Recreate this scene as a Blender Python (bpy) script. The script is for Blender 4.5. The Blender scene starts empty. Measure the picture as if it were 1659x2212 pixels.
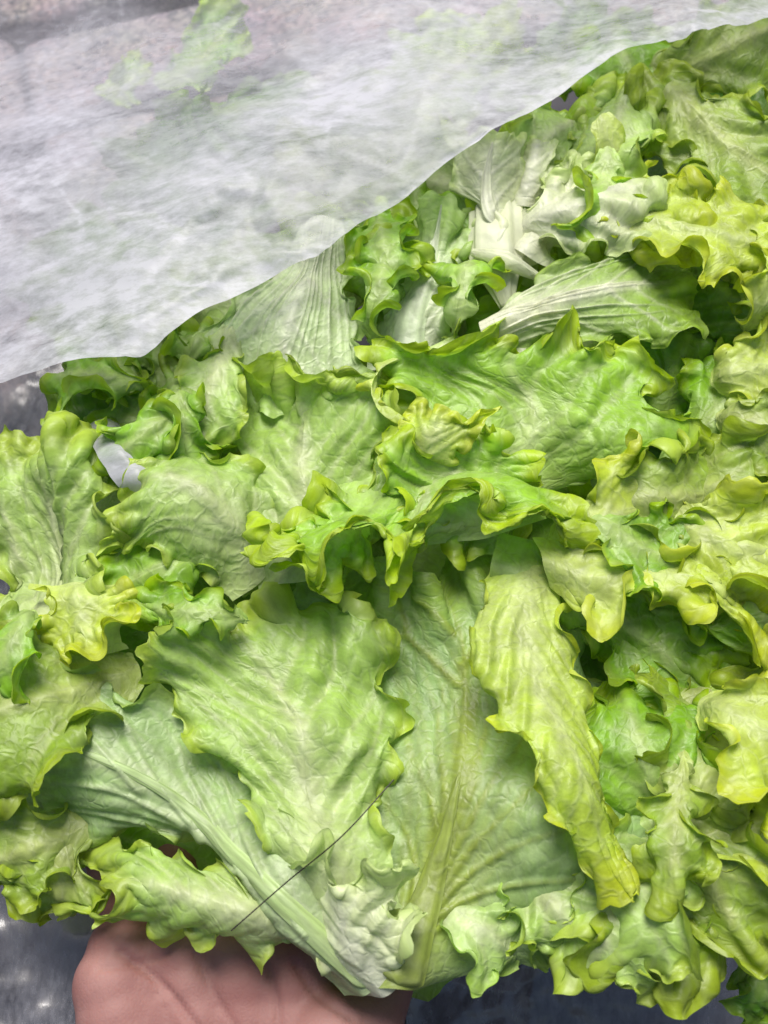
import bpy, bmesh, math, random
import numpy as np
from mathutils import Vector

scene = bpy.context.scene
COL = scene.collection
R = math.radians

# ---------------------------------------------------------------- camera
PITCH = R(62); TV = math.tan(R(24)); TH = TV * 0.75
CAMZ = 0.513
CAM = np.array([0.0, -0.20, CAMZ])
FWD = np.array([0, math.cos(PITCH), -math.sin(PITCH)])
UPV = np.array([0, math.sin(PITCH), math.cos(PITCH)])
RGT = np.array([1.0, 0, 0])
cam = bpy.data.cameras.new('camera')
cam.sensor_fit = 'VERTICAL'; cam.angle_y = R(48); cam.clip_start = 0.01; cam.clip_end = 200
cam.dof.use_dof = True; cam.dof.focus_distance = 0.40; cam.dof.aperture_fstop = 9.0
camo = bpy.data.objects.new('camera', cam); COL.objects.link(camo)
camo.location = CAM; camo.rotation_euler = (R(90) - PITCH, 0, 0)
scene.camera = camo

# ---------------------------------------------------------------- light
SUN_EL, SUN_AZ = R(66), R(-8)          # azimuth from +Y towards +X
world = bpy.data.worlds.new('World'); scene.world = world; world.use_nodes = True
wn = world.node_tree.nodes; wl = world.node_tree.links
sky = wn.new('ShaderNodeTexSky'); sky.sky_type = 'NISHITA'; sky.sun_disc = False
sky.sun_elevation = SUN_EL; sky.sun_rotation = SUN_AZ
sky.dust_density = 4.0; sky.air_density = 1.0; sky.ozone_density = 1.0
wl.new(sky.outputs[0], wn['Background'].inputs[0]); wn['Background'].inputs[1].default_value = 0.065
sun = bpy.data.lights.new('sun', 'SUN'); sun.energy = 3.5; sun.angle = R(32); sun.color = (1, 0.96, 0.9)
suno = bpy.data.objects.new('sun', sun); COL.objects.link(suno)
dv = Vector((math.sin(SUN_AZ) * math.cos(SUN_EL), math.cos(SUN_AZ) * math.cos(SUN_EL), math.sin(SUN_EL)))
suno.rotation_euler = dv.to_track_quat('Z', 'Y').to_euler()
scene.view_settings.view_transform = 'Standard'; scene.view_settings.look = 'None'
scene.cycles.max_bounces = 6; scene.cycles.diffuse_bounces = 3; scene.cycles.glossy_bounces = 2
scene.view_settings.exposure = 0.6; scene.view_settings.gamma = 1

# ---------------------------------------------------------------- helpers
def ray(px, py):
    return FWD + RGT * ((px - 829.5) / 829.5 * TH) + UPV * ((1106 - py) / 1106 * TV)
def at(px, py, h=0.0):
    """point of the pile: the heap slopes away from the hand; h is centimetres above its mean surface"""
    d = 0.36 + 0.14 * (1 - py / 2212)
    d = d - h * 0.013
    return CAM + d * ray(px, py)
def on_ground(px, py, z=0.0):
    r = ray(px, py); d = (z - CAMZ) / r[2]
    return CAM + d * r

def tag(o, label=None, cat=None, group=None, kind=None):
    if label: o['label'] = label
    if cat: o['category'] = cat
    if group: o['group'] = group
    if kind: o['kind'] = kind
    return o
def link(name, me, mat=None, parent=None):
    o = bpy.data.objects.new(name, me); COL.objects.link(o)
    if mat: me.materials.append(mat)
    if parent:
        o.parent = parent
        o.matrix_parent_inverse = parent_mats[parent.name]
    return o
parent_mats = {}
def empty(name, loc, label, cat, group=None):
    e = bpy.data.objects.new(name, None); COL.objects.link(e)
    e.location = loc; e.empty_display_size = 0.02
    from mathutils import Matrix
    parent_mats[e.name] = Matrix.Translation(Vector(loc)).inverted()
    return tag(e, label, cat, group)

def cr(P, n, axis=0, chord=True):
    """Catmull-Rom resample of control points along an axis"""
    P = np.moveaxis(P, axis, 0); k = P.shape[0]
    if k == 2:
        t = np.linspace(0, 1, n).reshape((-1,) + (1,) * (P.ndim - 1)); out = P[0] * (1 - t) + P[1] * t
        return np.moveaxis(out, 0, axis)
    if chord:
        seg = np.linalg.norm(np.diff(P, axis=0), axis=-1).reshape(k - 1, -1).mean(1)
        u = np.concatenate([[0], np.cumsum(seg)]); u = u / u[-1]
    else:
        u = np.linspace(0, 1, k)
    m = np.empty_like(P)
    us = u.reshape((-1,) + (1,) * (P.ndim - 1))
    m[1:-1] = (P[2:] - P[:-2]) / (us[2:] - us[:-2])
    m[0] = (P[1] - P[0]) / (us[1] - us[0]); m[-1] = (P[-1] - P[-2]) / (us[-1] - us[-2])
    t = np.linspace(0, 1, n); i = np.clip(np.searchsorted(u, t, 'right') - 1, 0, k - 2)
    h = u[i + 1] - u[i]; x = (t - u[i]) / h
    sh = (-1,) + (1,) * (P.ndim - 1); x = x.reshape(sh); h = h.reshape(sh)
    out = (2*x**3 - 3*x**2 + 1) * P[i] + (x**3 - 2*x**2 + x) * h * m[i] + (-2*x**3 + 3*x**2) * P[i+1] + (x**3 - x**2) * h * m[i+1]
    return np.moveaxis(out, 0, axis)

def waves(P, rng, lam, n=7):
    """smooth noise: a few plane waves of wavelength about lam"""
    out = np.zeros(P.shape[:-1])
    for _ in range(n):
        d = rng.normal(size=3); d /= np.linalg.norm(d)
        out += np.sin((P @ d) * (2 * math.pi / (lam * rng.uniform(.6, 1.5))) + rng.uniform(0, 6.28))
    return out / math.sqrt(n / 2)

def normals(P):
    a = np.gradient(P, axis=0); b = np.gradient(P, axis=1)
    n = np.cross(b, a); n /= (np.linalg.norm(n, axis=-1, keepdims=True) + 1e-12)
    return n

def worley(x, y, cell, rng):
    gx = x / cell; gy = y / cell
    J = rng.uniform(.1, .9, size=(64, 64, 2))
    ix = np.floor(gx).astype(int); iy = np.floor(gy).astype(int)
    f1 = np.full(x.shape, 9.0); f2 = np.full(x.shape, 9.0)
    for dx in (-1, 0, 1):
        for dy in (-1, 0, 1):
            cx = ix + dx; cy = iy + dy; j = J[cx % 64, cy % 64]
            d = np.hypot(cx + j[..., 0] - gx, cy + j[..., 1] - gy)
            m = d < f1
            f2 = np.where(m, f1, np.minimum(f2, d)); f1 = np.where(m, d, f1)
    return f1, f2

def to_px(P):
    d = P - CAM; z = d @ FWD
    return (d @ RGT) / z / TH * 829.5 + 829.5, 1106 - (d @ UPV) / z / TV * 1106
def vein_dist(P, veins):
    """distance (cm) of blade points to the main veins and how far along each vein that is"""
    px, py = to_px(P); best = np.full(px.shape, 9.0); pos = np.zeros(px.shape)
    for v in veins:
        q = cr(np.array([(a, b, 0.) for a, b in v]), 26, 0)[:, :2]
        for k in range(25):
            a, b = q[k], q[k + 1]; ab = b - a; u = np.clip(((px - a[0]) * ab[0] + (py - a[1]) * ab[1]) / (ab @ ab), 0, 1)
            dd = np.hypot(px - a[0] - u * ab[0], py - a[1] - u * ab[1]) / 66
            m = dd < best; best = np.where(m, dd, best); pos = np.where(m, (k + u) / 25, pos)
    return best, pos
def sstep(a, b, x):
    t = np.clip((x - a) / (b - a), 0, 1); return t * t * (3 - 2 * t)

def relax(P, P0, w, gr, gc, iters, kb=.10, ka=.25):
    """cloth relaxation: margin edges are longer than the blade, so the margin buckles into frills"""
    n, m = P.shape[:2]
    nr = np.linalg.norm
    Lr = nr(P0[1:] - P0[:-1], axis=-1) * (gr[1:] + gr[:-1]) * .5
    Lc = nr(P0[:, 1:] - P0[:, :-1], axis=-1) * (gc[:, 1:] + gc[:, :-1]) * .5
    Lr0 = nr(P0[1:] - P0[:-1], axis=-1); Lc0 = nr(P0[:, 1:] - P0[:, :-1], axis=-1)
    xr = Lr**2 - Lr0**2; xc = Lc**2 - Lc0**2
    ex = .5 * (xr[:, 1:] + xr[:, :-1]) + .5 * (xc[1:] + xc[:-1])
    D1 = np.sqrt(nr(P0[1:, 1:] - P0[:-1, :-1], axis=-1)**2 + ex)
    D2 = np.sqrt(nr(P0[1:, :-1] - P0[:-1, 1:], axis=-1)**2 + ex)
    Br = Lr[1:] + Lr[:-1]; Bc = Lc[:, 1:] + Lc[:, :-1]
    anc = (ka * (1 - w) ** 2 + .004)[..., None]
    def pj(A, B, L, k):
        d = B - A; l = np.sqrt((d * d).sum(-1)) + 1e-9
        c = (k * .5 * (1 - L / l))[..., None] * d
        A += c; B -= c
    for it in range(iters):
        for s in (0, 1):
            e = (n - 1 - s) // 2 * 2 + s
            a = P[s:e:2]; b = P[s+1:e+1:2]; q = min(len(a), len(b)); pj(a[:q], b[:q], Lr[s:e:2][:q], .9)
            e = (m - 1 - s) // 2 * 2 + s
            a = P[:, s:e:2]; b = P[:, s+1:e+1:2]; q = min(a.shape[1], b.shape[1]); pj(a[:, :q], b[:, :q], Lc[:, s:e:2][:, :q], .9)
            # shear
            a = P[s:-1:2, :-1]; b = P[s+1::2, 1:]; q = min(len(a), len(b)); pj(a[:q], b[:q], D1[s::2][:q], .25)
            a = P[s:-1:2, 1:]; b = P[s+1::2, :-1]; q = min(len(a), len(b)); pj(a[:q], b[:q], D2[s::2][:q], .25)
        for s in range(4):
            if s < 2 or True:
                a = P[s:-2:4]; b = P[s+2::4]; q = min(len(a), len(b)); pj(a[:q], b[:q], Br[s::4][:q], kb)
                a = P[:, s:-2:4]; b = P[:, s+2::4]; q = min(a.shape[1], b.shape[1]); pj(a[:, :q], b[:, :q], Bc[:, s::4][:, :q], kb)
        P += anc * (P0 - P)
    return P

# ---------------------------------------------------------------- materials
def newmat(name):
    m = bpy.data.materials.new(name); m.use_nodes = True
    nt = m.node_tree; nt.nodes.clear()
    return m, nt.nodes, nt.links

def leaf_material():
    m, N, L = newmat('lettuce_leaf')
    out = N.new('ShaderNodeOutputMaterial')
    at_ = N.new('ShaderNodeAttribute'); at_.attribute_name = 'tint'
    uv = N.new('ShaderNodeUVMap')
    # fine vein net and blistering
    warp = N.new('ShaderNodeTexNoise'); warp.inputs['Scale'].default_value = 1.3; warp.inputs['Detail'].default_value = 2
    L.new(uv.outputs[0], warp.inputs['Vector'])
    mx = N.new('ShaderNodeVectorMath'); mx.operation = 'SCALE'; mx.inputs['Scale'].default_value = .9
    L.new(warp.outputs['Color'], mx.inputs[0])
    ad = N.new('ShaderNodeVectorMath'); ad.operation = 'ADD'; L.new(uv.outputs[0], ad.inputs[0]); L.new(mx.outputs[0], ad.inputs[1])
    vo = N.new('ShaderNodeTexVoronoi'); vo.feature = 'DISTANCE_TO_EDGE'; vo.inputs['Scale'].default_value = 1.9
    L.new(ad.outputs[0], vo.inputs['Vector'])
    rp = N.new('ShaderNodeMapRange'); rp.interpolation_type = 'SMOOTHSTEP'
    rp.inputs['From Min'].default_value = 0.0; rp.inputs['From Max'].default_value = .22
    L.new(vo.outputs['Distance'], rp.inputs['Value'])
    nz = N.new('ShaderNodeTexNoise'); nz.inputs['Scale'].default_value = 6; nz.inputs['Detail'].default_value = 6; nz.inputs['Roughness'].default_value = .65
    L.new(uv.outputs[0], nz.inputs['Vector'])
    sm = N.new('ShaderNodeMath'); sm.operation = 'MULTIPLY_ADD'; sm.inputs[1].default_value = 1.1
    L.new(nz.outputs['Fac'], sm.inputs[0]); L.new(rp.outputs[0], sm.inputs[2])
    bp = N.new('ShaderNodeBump'); bp.inputs['Strength'].default_value = .3; bp.inputs['Distance'].default_value = .0006
    L.new(sm.outputs[0], bp.inputs['Height'])
    # colour variation: vein net slightly paler, cloudy patches
    n2 = N.new('ShaderNodeTexNoise'); n2.inputs['Scale'].default_value = 1.1; n2.inputs['Detail'].default_value = 5; n2.inputs['Roughness'].default_value = .65
    L.new(uv.outputs[0], n2.inputs['Vector'])
    hsv = N.new('ShaderNodeHueSaturation')
    mr = N.new('ShaderNodeMapRange'); mr.inputs['From Min'].default_value = .3; mr.inputs['From Max'].default_value = .7
    mr.inputs['To Min'].default_value = .68; mr.inputs['To Max'].default_value = 1.2
    L.new(n2.outputs['Fac'], mr.inputs['Value']); L.new(mr.outputs[0], hsv.inputs['Value'])
    sr = N.new('ShaderNodeMapRange'); sr.inputs['To Min'].default_value = .93; sr.inputs['To Max'].default_value = 1.03
    L.new(rp.outputs[0], sr.inputs['Value']); L.new(sr.outputs[0], hsv.inputs['Saturation'])
    L.new(at_.outputs['Color'], hsv.inputs['Color'])
    pr = N.new('ShaderNodeBsdfPrincipled'); pr.inputs['Roughness'].default_value = .42
    pr.inputs['Specular IOR Level'].default_value = .6
    L.new(hsv.outputs[0], pr.inputs['Base Color']); L.new(bp.outputs[0], pr.inputs['Normal'])
    gm = N.new('ShaderNodeGamma'); gm.inputs['Gamma'].default_value = 1.25; L.new(hsv.outputs[0], gm.inputs['Color'])
    tr = N.new('ShaderNodeBsdfTranslucent'); L.new(gm.outputs[0], tr.inputs['Color']); L.new(bp.outputs[0], tr.inputs['Normal'])
    mix = N.new('ShaderNodeMixShader'); mix.inputs[0].default_value = .45
    L.new(pr.outputs[0], mix.inputs[1]); L.new(tr.outputs[0], mix.inputs[2]); L.new(mix.outputs[0], out.inputs[0])
    return m
LEAF = leaf_material()

def film_material(name, alpha_lo, alpha_hi, streak, col=(.80, .81, .88), gloss=.02, rough=.4):
    """thin clear polythene gone cloudy: milky where creased and wet inside, fold shading painted in as opacity bands"""
    m, N, L = newmat(name)
    out = N.new('ShaderNodeOutputMaterial')
    uv = N.new('ShaderNodeUVMap')
    mp = N.new('ShaderNodeMapping'); mp.inputs['Scale'].default_value = streak
    mp.inputs['Rotation'].default_value = (0, 0, R(-24))
    L.new(uv.outputs[0], mp.inputs[0])
    n1 = N.new('ShaderNodeTexNoise'); n1.inputs['Scale'].default_value = 1; n1.inputs['Detail'].default_value = 7; n1.inputs['Roughness'].default_value = .62
    n1.inputs['Distortion'].default_value = .5
    L.new(mp.outputs[0], n1.inputs['Vector'])
    n2 = N.new('ShaderNodeTexNoise'); n2.inputs['Scale'].default_value = 9; n2.inputs['Detail'].default_value = 6; n2.inputs['Roughness'].default_value = .7
    L.new(mp.outputs[0], n2.inputs['Vector'])
    a = N.new('ShaderNodeMapRange'); a.inputs['From Min'].default_value = .38; a.inputs['From Max'].default_value = .62  # strong contrast: broad opaque and clear bands stand in for fold shading
    a.inputs['To Min'].default_value = alpha_lo; a.inputs['To Max'].default_value = alpha_hi
    s = N.new('ShaderNodeMath'); s.operation = 'MULTIPLY_ADD'; s.inputs[1].default_value = .48
    L.new(n2.outputs['Fac'], s.inputs[0])
    s2 = N.new('ShaderNodeMath'); s2.operation = 'MULTIPLY'; s2.inputs[1].default_value = .54
    L.new(n1.outputs['Fac'], s2.inputs[0]); L.new(s2.outputs[0], s.inputs[2])
    den = N.new('ShaderNodeAttribute'); den.attribute_name = 'tint'
    ml = N.new('ShaderNodeMath'); ml.operation = 'MULTIPLY'; L.new(den.outputs['Fac'], ml.inputs[1]); L.new(a.outputs[0], ml.inputs[0])
    L.new(s.outputs[0], a.inputs['Value'])
    bp = N.new('ShaderNodeBump'); bp.inputs['Strength'].default_value = .2; bp.inputs['Distance'].default_value = .001
    L.new(s.outputs[0], bp.inputs['Height'])
    tp = N.new('ShaderNodeBsdfTransparent')
    df = N.new('ShaderNodeBsdfDiffuse'); df.inputs['Color'].default_value = (*col, 1); L.new(bp.outputs[0], df.inputs['Normal'])
    tl = N.new('ShaderNodeBsdfTranslucent'); tl.inputs['Color'].default_value = (*col, 1); L.new(bp.outputs[0], tl.inputs['Normal'])
    mm = N.new('ShaderNodeMixShader'); mm.inputs[0].default_value = .45
    L.new(df.outputs[0], mm.inputs[1]); L.new(tl.outputs[0], mm.inputs[2])
    mx = N.new('ShaderNodeMixShader'); L.new(ml.outputs[0], mx.inputs[0]); L.new(tp.outputs[0], mx.inputs[1]); L.new(mm.outputs[0], mx.inputs[2])
    gl = N.new('ShaderNodeBsdfGlossy'); gl.inputs['Roughness'].default_value = rough; L.new(bp.outputs[0], gl.inputs['Normal'])
    mg = N.new('ShaderNodeMixShader'); mg.inputs[0].default_value = gloss; L.new(mx.outputs[0], mg.inputs[1]); L.new(gl.outputs[0], mg.inputs[2])
    L.new(mg.outputs[0], out.inputs[0])
    return m
FILM_TOP = film_material('cloudy_film', .25, .97, (11, 22, 9), (.64, .64, .72))
FILM_IN = film_material('inner_film', .06, .55, (22, 40, 9), (.62, .62, .70))
FILM_LOW = film_material('clear_film', .03, .50, (50, 22, 9), (.52, .52, .58), .10, .24)

def stone_material():
    m, N, L = newmat('speckled_granite')
    out = N.new('ShaderNodeOutputMaterial'); tc = N.new('ShaderNodeTexCoord')
    pr = N.new('ShaderNodeBsdfPrincipled'); pr.inputs['Roughness'].default_value = .75
    v = N.new('ShaderNodeTexVoronoi'); v.inputs['Scale'].default_value = 380; L.new(tc.outputs['Object'], v.inputs['Vector'])
    r = N.new('ShaderNodeValToRGB'); e = r.color_ramp.elements
    e[0].color = (.06, .055, .07, 1); e[1].color = (.36, .29, .29, 1); e[0].position = .1; e[1].position = .9
    x = e.new(.5); x.color = (.21, .175, .185, 1)
    L.new(v.outputs['Color'], r.inputs[0])
    n = N.new('ShaderNodeTexNoise'); n.inputs['Scale'].default_value = 25; n.inputs['Detail'].default_value = 6; L.new(tc.outputs['Object'], n.inputs['Vector'])
    mx = N.new('ShaderNodeMixRGB'); mx.blend_type = 'MULTIPLY'; mx.inputs[0].default_value = .55
    L.new(r.outputs[0], mx.inputs[1]); L.new(n.outputs['Color'], mx.inputs[2])
    L.new(mx.outputs[0], pr.inputs['Base Color'])
    b = N.new('ShaderNodeBump'); b.inputs['Distance'].default_value = .002; b.inputs['Strength'].default_value = .5; L.new(n.outputs['Fac'], b.inputs['Height']); L.new(b.outputs[0], pr.inputs['Normal'])
    L.new(pr.outputs[0], out.inputs[0]); return m
def ground_material():
    m, N, L = newmat('dark_ground')
    out = N.new('ShaderNodeOutputMaterial'); tc = N.new('ShaderNodeTexCoord')
    pr = N.new('ShaderNodeBsdfPrincipled'); pr.inputs['Roughness'].default_value = .7
    n = N.new('ShaderNodeTexNoise'); n.inputs['Scale'].default_value = 14; n.inputs['Detail'].default_value = 8; L.new(tc.outputs['Object'], n.inputs['Vector'])
    r = N.new('ShaderNodeValToRGB'); e = r.color_ramp.elements; e[0].color = (.012, .012, .02, 1); e[1].color = (.06, .055, .065, 1); e[0].position = .35; e[1].position = .7
    L.new(n.outputs['Fac'], r.inputs[0]); L.new(r.outputs[0], pr.inputs['Base Color'])
    b = N.new('ShaderNodeBump'); b.inputs['Distance'].default_value = .004; L.new(n.outputs['Fac'], b.inputs['Height']); L.new(b.outputs[0], pr.inputs['Normal'])
    L.new(pr.outputs[0], out.inputs[0]); return m
def skin_material():
    m, N, L = newmat('skin')
    out = N.new('ShaderNodeOutputMaterial'); tc = N.new('ShaderNodeTexCoord')
    pr = N.new('ShaderNodeBsdfPrincipled'); pr.inputs['Roughness'].default_value = .62; pr.inputs['Specular IOR Level'].default_value = .3
    n = N.new('ShaderNodeTexNoise'); n.inputs['Scale'].default_value = 38; n.inputs['Detail'].default_value = 5; L.new(tc.outputs['Object'], n.inputs['Vector'])
    r = N.new('ShaderNodeValToRGB'); e = r.color_ramp.elements; e[0].color = (.20, .08, .075, 1); e[1].color = (.30, .16, .145, 1); e[0].position = .3; e[1].position = .7
    L.new(n.outputs['Fac'], r.inputs[0]); L.new(r.outputs[0], pr.inputs['Base Color'])
    pr.inputs['Subsurface Weight'].default_value = .25; pr.inputs['Subsurface Radius'].default_value = (.006, .002, .001)
    pr.inputs['Subsurface Scale'].default_value = .5
    v = N.new('ShaderNodeTexVoronoi'); v.feature = 'DISTANCE_TO_EDGE'; v.inputs['Scale'].default_value = 620; L.new(tc.outputs['Object'], v.inputs['Vector'])
    n3 = N.new('ShaderNodeTexNoise'); n3.inputs['Scale'].default_value = 170; n3.inputs['Detail'].default_value = 4; L.new(tc.outputs['Object'], n3.inputs['Vector'])
    a = N.new('ShaderNodeMath'); a.operation = 'ADD'; L.new(v.outputs['Distance'], a.inputs[0]); L.new(n3.outputs['Fac'], a.inputs[1])
    b = N.new('ShaderNodeBump'); b.inputs['Distance'].default_value = .0004; b.inputs['Strength'].default_value = .35; L.new(a.outputs[0], b.inputs['Height']); L.new(b.outputs[0], pr.inputs['Normal'])
    L.new(pr.outputs[0], out.inputs[0]); return m
STONE, GROUND, SKIN = stone_material(), ground_material(), skin_material()
hm, N_, L_ = newmat('dark_mark'); o_ = N_.new('ShaderNodeOutputMaterial'); p_ = N_.new('ShaderNodeBsdfPrincipled')
p_.inputs['Base Color'].default_value = (.02, .015, .01, 1); p_.inputs['Roughness'].default_value = .4; L_.new(p_.outputs[0], o_.inputs[0])

def grid_mesh(name, P, uvx=None, uvy=None, tint=None):
    n, m = P.shape[:2]
    me = bpy.data.meshes.new(name)
    idx = np.arange(n * m).reshape(n, m)
    F = np.stack([idx[:-1, :-1], idx[:-1, 1:], idx[1:, 1:], idx[1:, :-1]], -1).reshape(-1, 4)
    nf = len(F)
    me.vertices.add(n * m); me.vertices.foreach_set('co', P.reshape(-1).astype(np.float32))
    me.loops.add(nf * 4); me.loops.foreach_set('vertex_index', F.reshape(-1).astype(np.int32))
    me.polygons.add(nf)
    me.polygons.foreach_set('loop_start', np.arange(0, nf * 4, 4, dtype=np.int32))
    me.update(calc_edges=True)
    me.polygons.foreach_set('use_smooth', np.ones(nf, dtype=bool))
    if uvx is not None:
        ul = me.uv_layers.new(name='UVMap')
        uv = np.stack([uvx.reshape(-1)[F.reshape(-1)], uvy.reshape(-1)[F.reshape(-1)]], -1)
        ul.data.foreach_set('uv', uv.reshape(-1).astype(np.float32))
    if tint is not None:
        ca = me.color_attributes.new('tint', 'FLOAT_COLOR', 'POINT')
        c = np.concatenate([tint.reshape(-1, 3), np.ones((n * m, 1))], 1)
        ca.data.foreach_set('color', c.reshape(-1).astype(np.float32))
    me.update()
    return me

# palettes: base (rib end), blade, margin
PAL = {
 'pale':   ((.64, .74, .36), (.44, .65, .15), (.50, .63, .04)),
 'green':  ((.48, .66, .18), (.26, .52, .03), (.44, .58, .02)),
 'bright': ((.60, .76, .28), (.36, .63, .06), (.54, .65, .025)),
 'yellow': ((.62, .74, .22), (.54, .68, .07), (.60, .66, .03)),
 'white':  ((.80, .85, .58), (.62, .74, .32), (.40, .60, .06)),
 'mint':   ((.68, .79, .42), (.47, .69, .19), (.38, .60, .05)),
 'fan':    ((.46, .58, .22), (.37, .57, .20), (.42, .60, .06)),
 'rib':    ((.54, .68, .34), (.40, .59, .22), (.42, .58, .06)),
 'lime':   ((.64, .75, .26), (.51, .67, .08), (.60, .67, .03)),
 'milk':   ((.82, .88, .66), (.62, .78, .40), (.40, .62, .08)),
 'cream':  ((.84, .87, .66), (.72, .80, .46), (.54, .70, .20)),
 'fade':   ((.86, .88, .66), (.34, .54, .08), (.36, .54, .05)),
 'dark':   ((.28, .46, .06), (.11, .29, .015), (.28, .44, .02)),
 'olive':  ((.52, .62, .18), (.30, .46, .05), (.42, .53, .03)),
}

LEAFN = [0]
def leaf(parent, rows, pal='pale', grow=.8, mw=.30, seed=None, bull=1.0, cell=1.25, rib=1.0, ribw=.10,
         fan=0, fanamp=.0, nt=58, ns=46, up=4, jag=.35, iters=110, ruf=.8, top=1.0, lam=3.6, bias=.2, name='leaf', label=None, kb=.30, slope=1.1, latw=1.0, vs=1.7, vclus=1.0, midrib=None, und=1.0, veins=None, veincol=None):
    """one lettuce leaf lofted base to tip through rows of (px, py, height cm) and relaxed so its margin frills"""
    LEAFN[0] += 1
    rng = np.random.default_rng(seed if seed is not None else 100 + LEAFN[0])
    nt = nt // 2; ns = ns // 2; mw = min(.62, mw * 1.6); grow *= .75; jag *= .8
    C = np.array([[at(*p) for p in r] for r in rows])
    P0 = cr(cr(C, nt, 0), ns, 1, True)
    t = np.linspace(0, 1, nt)[:, None] * np.ones((1, ns)); s = np.linspace(-1, 1, ns)[None, :] * np.ones((nt, 1))
    n0 = normals(P0)
    if ((n0 * (CAM - P0)).sum(-1)).mean() < 0: n0 = -n0
    # margin weight
    wside = sstep(1 - mw, 1, np.abs(s)) * sstep(.0, .22, t)
    wtop = sstep(1 - mw * .9, 1, t) * top
    w = np.maximum(wside, wtop)
    # coordinate that runs along the margin, cm
    Y0 = np.concatenate([[0], np.cumsum(np.linalg.norm(np.diff(P0[:, ns // 2], axis=0), axis=-1))])[:, None] * 100 * np.ones((1, ns))
    X0 = np.concatenate([np.zeros((nt, 1)), np.cumsum(np.linalg.norm(np.diff(P0, axis=1), axis=-1), 1)], 1) * 100; X0 = X0 - X0[:, ns // 2][:, None]
    def along(lm, Y_, X_, s_, ws, wt):
        p = rng.uniform(0, 6.28, (3, 3)); k = 2 * math.pi / (lm * rng.uniform(.75, 1.35, (3, 3)))
        f = lambda u, q: (np.sin(u * k[q, 0] + p[q, 0]) + .7 * np.sin(u * k[q, 1] * 1.7 + p[q, 1]) + .5 * np.sin(u * k[q, 2] * .55 + p[q, 2])) / 1.3
        side = np.where(s_ < 0, f(Y_ + .15 * X_, 0), f(Y_ - .15 * X_, 1))
        return (side * ws + f(X_, 2) * wt) / np.maximum(ws + wt, 1e-3)
    # lobed outline
    mid = P0[:, ns // 2][:, None, :]
    out = P0 - mid; out = out / (np.linalg.norm(out, axis=-1, keepdims=True) + 1e-6)
    tang = np.gradient(P0, axis=0); tang /= (np.linalg.norm(tang, axis=-1, keepdims=True) + 1e-9)
    lob = np.clip(along(2.6, Y0, X0, s, wside, wtop), -1.2, .9)
    P0 = P0 + ((out * wside[..., None] + tang * wtop[..., None]) * (lob * w ** 1.5 * jag * .01)[..., None])
    P0 = P0 + n0 * ((waves(P0, rng, .10) * .0050 + waves(P0, rng, .05) * .0026)[..., None] * (und * sstep(0, .3, t))[..., None])
    P = P0 + n0 * ((along(lam, Y0, X0, s, wside, wtop) * ruf * .01 * w ** 1.2 + bias * .01 * w)[..., None])
    gr = 1 + grow * wside ** 1.5 * (1 - .5 * wtop); gc = 1 + grow * wtop ** 1.5 * (1 - .5 * wside)
    P = relax(P, P0, w, gr, gc, iters, kb=kb)
    # finer grid
    n2, m2 = (nt - 1) * up + 1, (ns - 1) * up + 1
    P = cr(cr(P, n2, 0, False), m2, 1, False)
    P00 = cr(cr(P0, n2, 0, False), m2, 1, False)
    t = np.linspace(0, 1, n2)[:, None] * np.ones((1, m2)); s = np.linspace(-1, 1, m2)[None, :] * np.ones((n2, 1))
    w = cr(cr(w[..., None], n2, 0, False), m2, 1, False)[..., 0]
    nn = normals(P)
    if ((nn * (CAM - P)).sum(-1)).mean() < 0: nn = -nn
    # physical coordinates on the blade, cm
    Y = np.concatenate([[0], np.cumsum(np.linalg.norm(np.diff(P00[:, m2 // 2], axis=0), axis=-1))])[:, None] * 100 * np.ones((1, m2))
    seg = np.linalg.norm(np.diff(P00, axis=1), axis=-1); X = np.concatenate([np.zeros((n2, 1)), np.cumsum(seg, 1)], 1) * 100
    X = X - X[:, m2 // 2][:, None]
    off = rng.uniform(0, 40, 2)
    wx = X + .25 * np.sin(Y * 2.1 + off[0]) + .15 * np.sin(X * 3.3 + Y * 1.7); wy = Y + .25 * np.sin(X * 1.9 + off[1])
    Wd = np.abs(X); Ln = Y[-1, 0]
    # lateral veins leave the rib one by one, steep at the foot of the leaf and flatter towards its tip
    nv = max(4, int(Ln / vs)); dist = np.full(X.shape, 9.0); along_v = np.zeros(X.shape)
    for sd in (-1, 1):
        for k in range(nv):
            y0 = Ln * ((k + rng.uniform(.2, .8)) / nv) ** vclus - .25 * Ln * (slope > 2)
            sl = slope * (1.35 - .75 * max(y0, 0) / Ln) * rng.uniform(.85, 1.15)
            cv = rng.uniform(-.05, .06); wob = rng.uniform(0, 6)
            dd = np.abs(Y - y0 - sl * Wd - cv * Wd ** 2 - .16 * np.sin(Wd * 2.2 + wob) * sstep(0, 2, Wd)) / math.sqrt(1 + sl * sl)
            dd = np.where((np.sign(X) == sd) | (Wd < .02), dd, 9.0)
            dist = np.minimum(dist, dd)
    vw = .05 + .07 * np.clip(1 - Wd / (np.abs(X).max() + 1e-6), 0, 1)
    lat = np.exp(-(dist / vw) ** 2) * (1 - w * .8)
    vmain = 0
    if veins:
        vd, vp = vein_dist(P00, veins); dist = np.minimum(dist + .25, vd)
        vmain = np.exp(-(vd / (.05 + .08 * (1 - vp))) ** 2) * (1 - .6 * vp)
    lowf = .55 + .45 * waves(P00, rng, .05)
    f1, f2 = worley(wx * .9 + off[0] + Wd * .2, wy - Wd * .8 * min(slope, 1.5) + off[1], cell, rng)
    dome = np.clip((f2 - f1) / .8, 0, 1) ** .62
    f1b, f2b = worley(wx + off[1], wy + off[0], cell * .55, rng)
    dome2 = np.clip((f2b - f1b) / .8, 0, 1) ** .7
    env = sstep(.02, .3, t) * (.45 + .55 * sstep(.05, .4, np.abs(s)))
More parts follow.
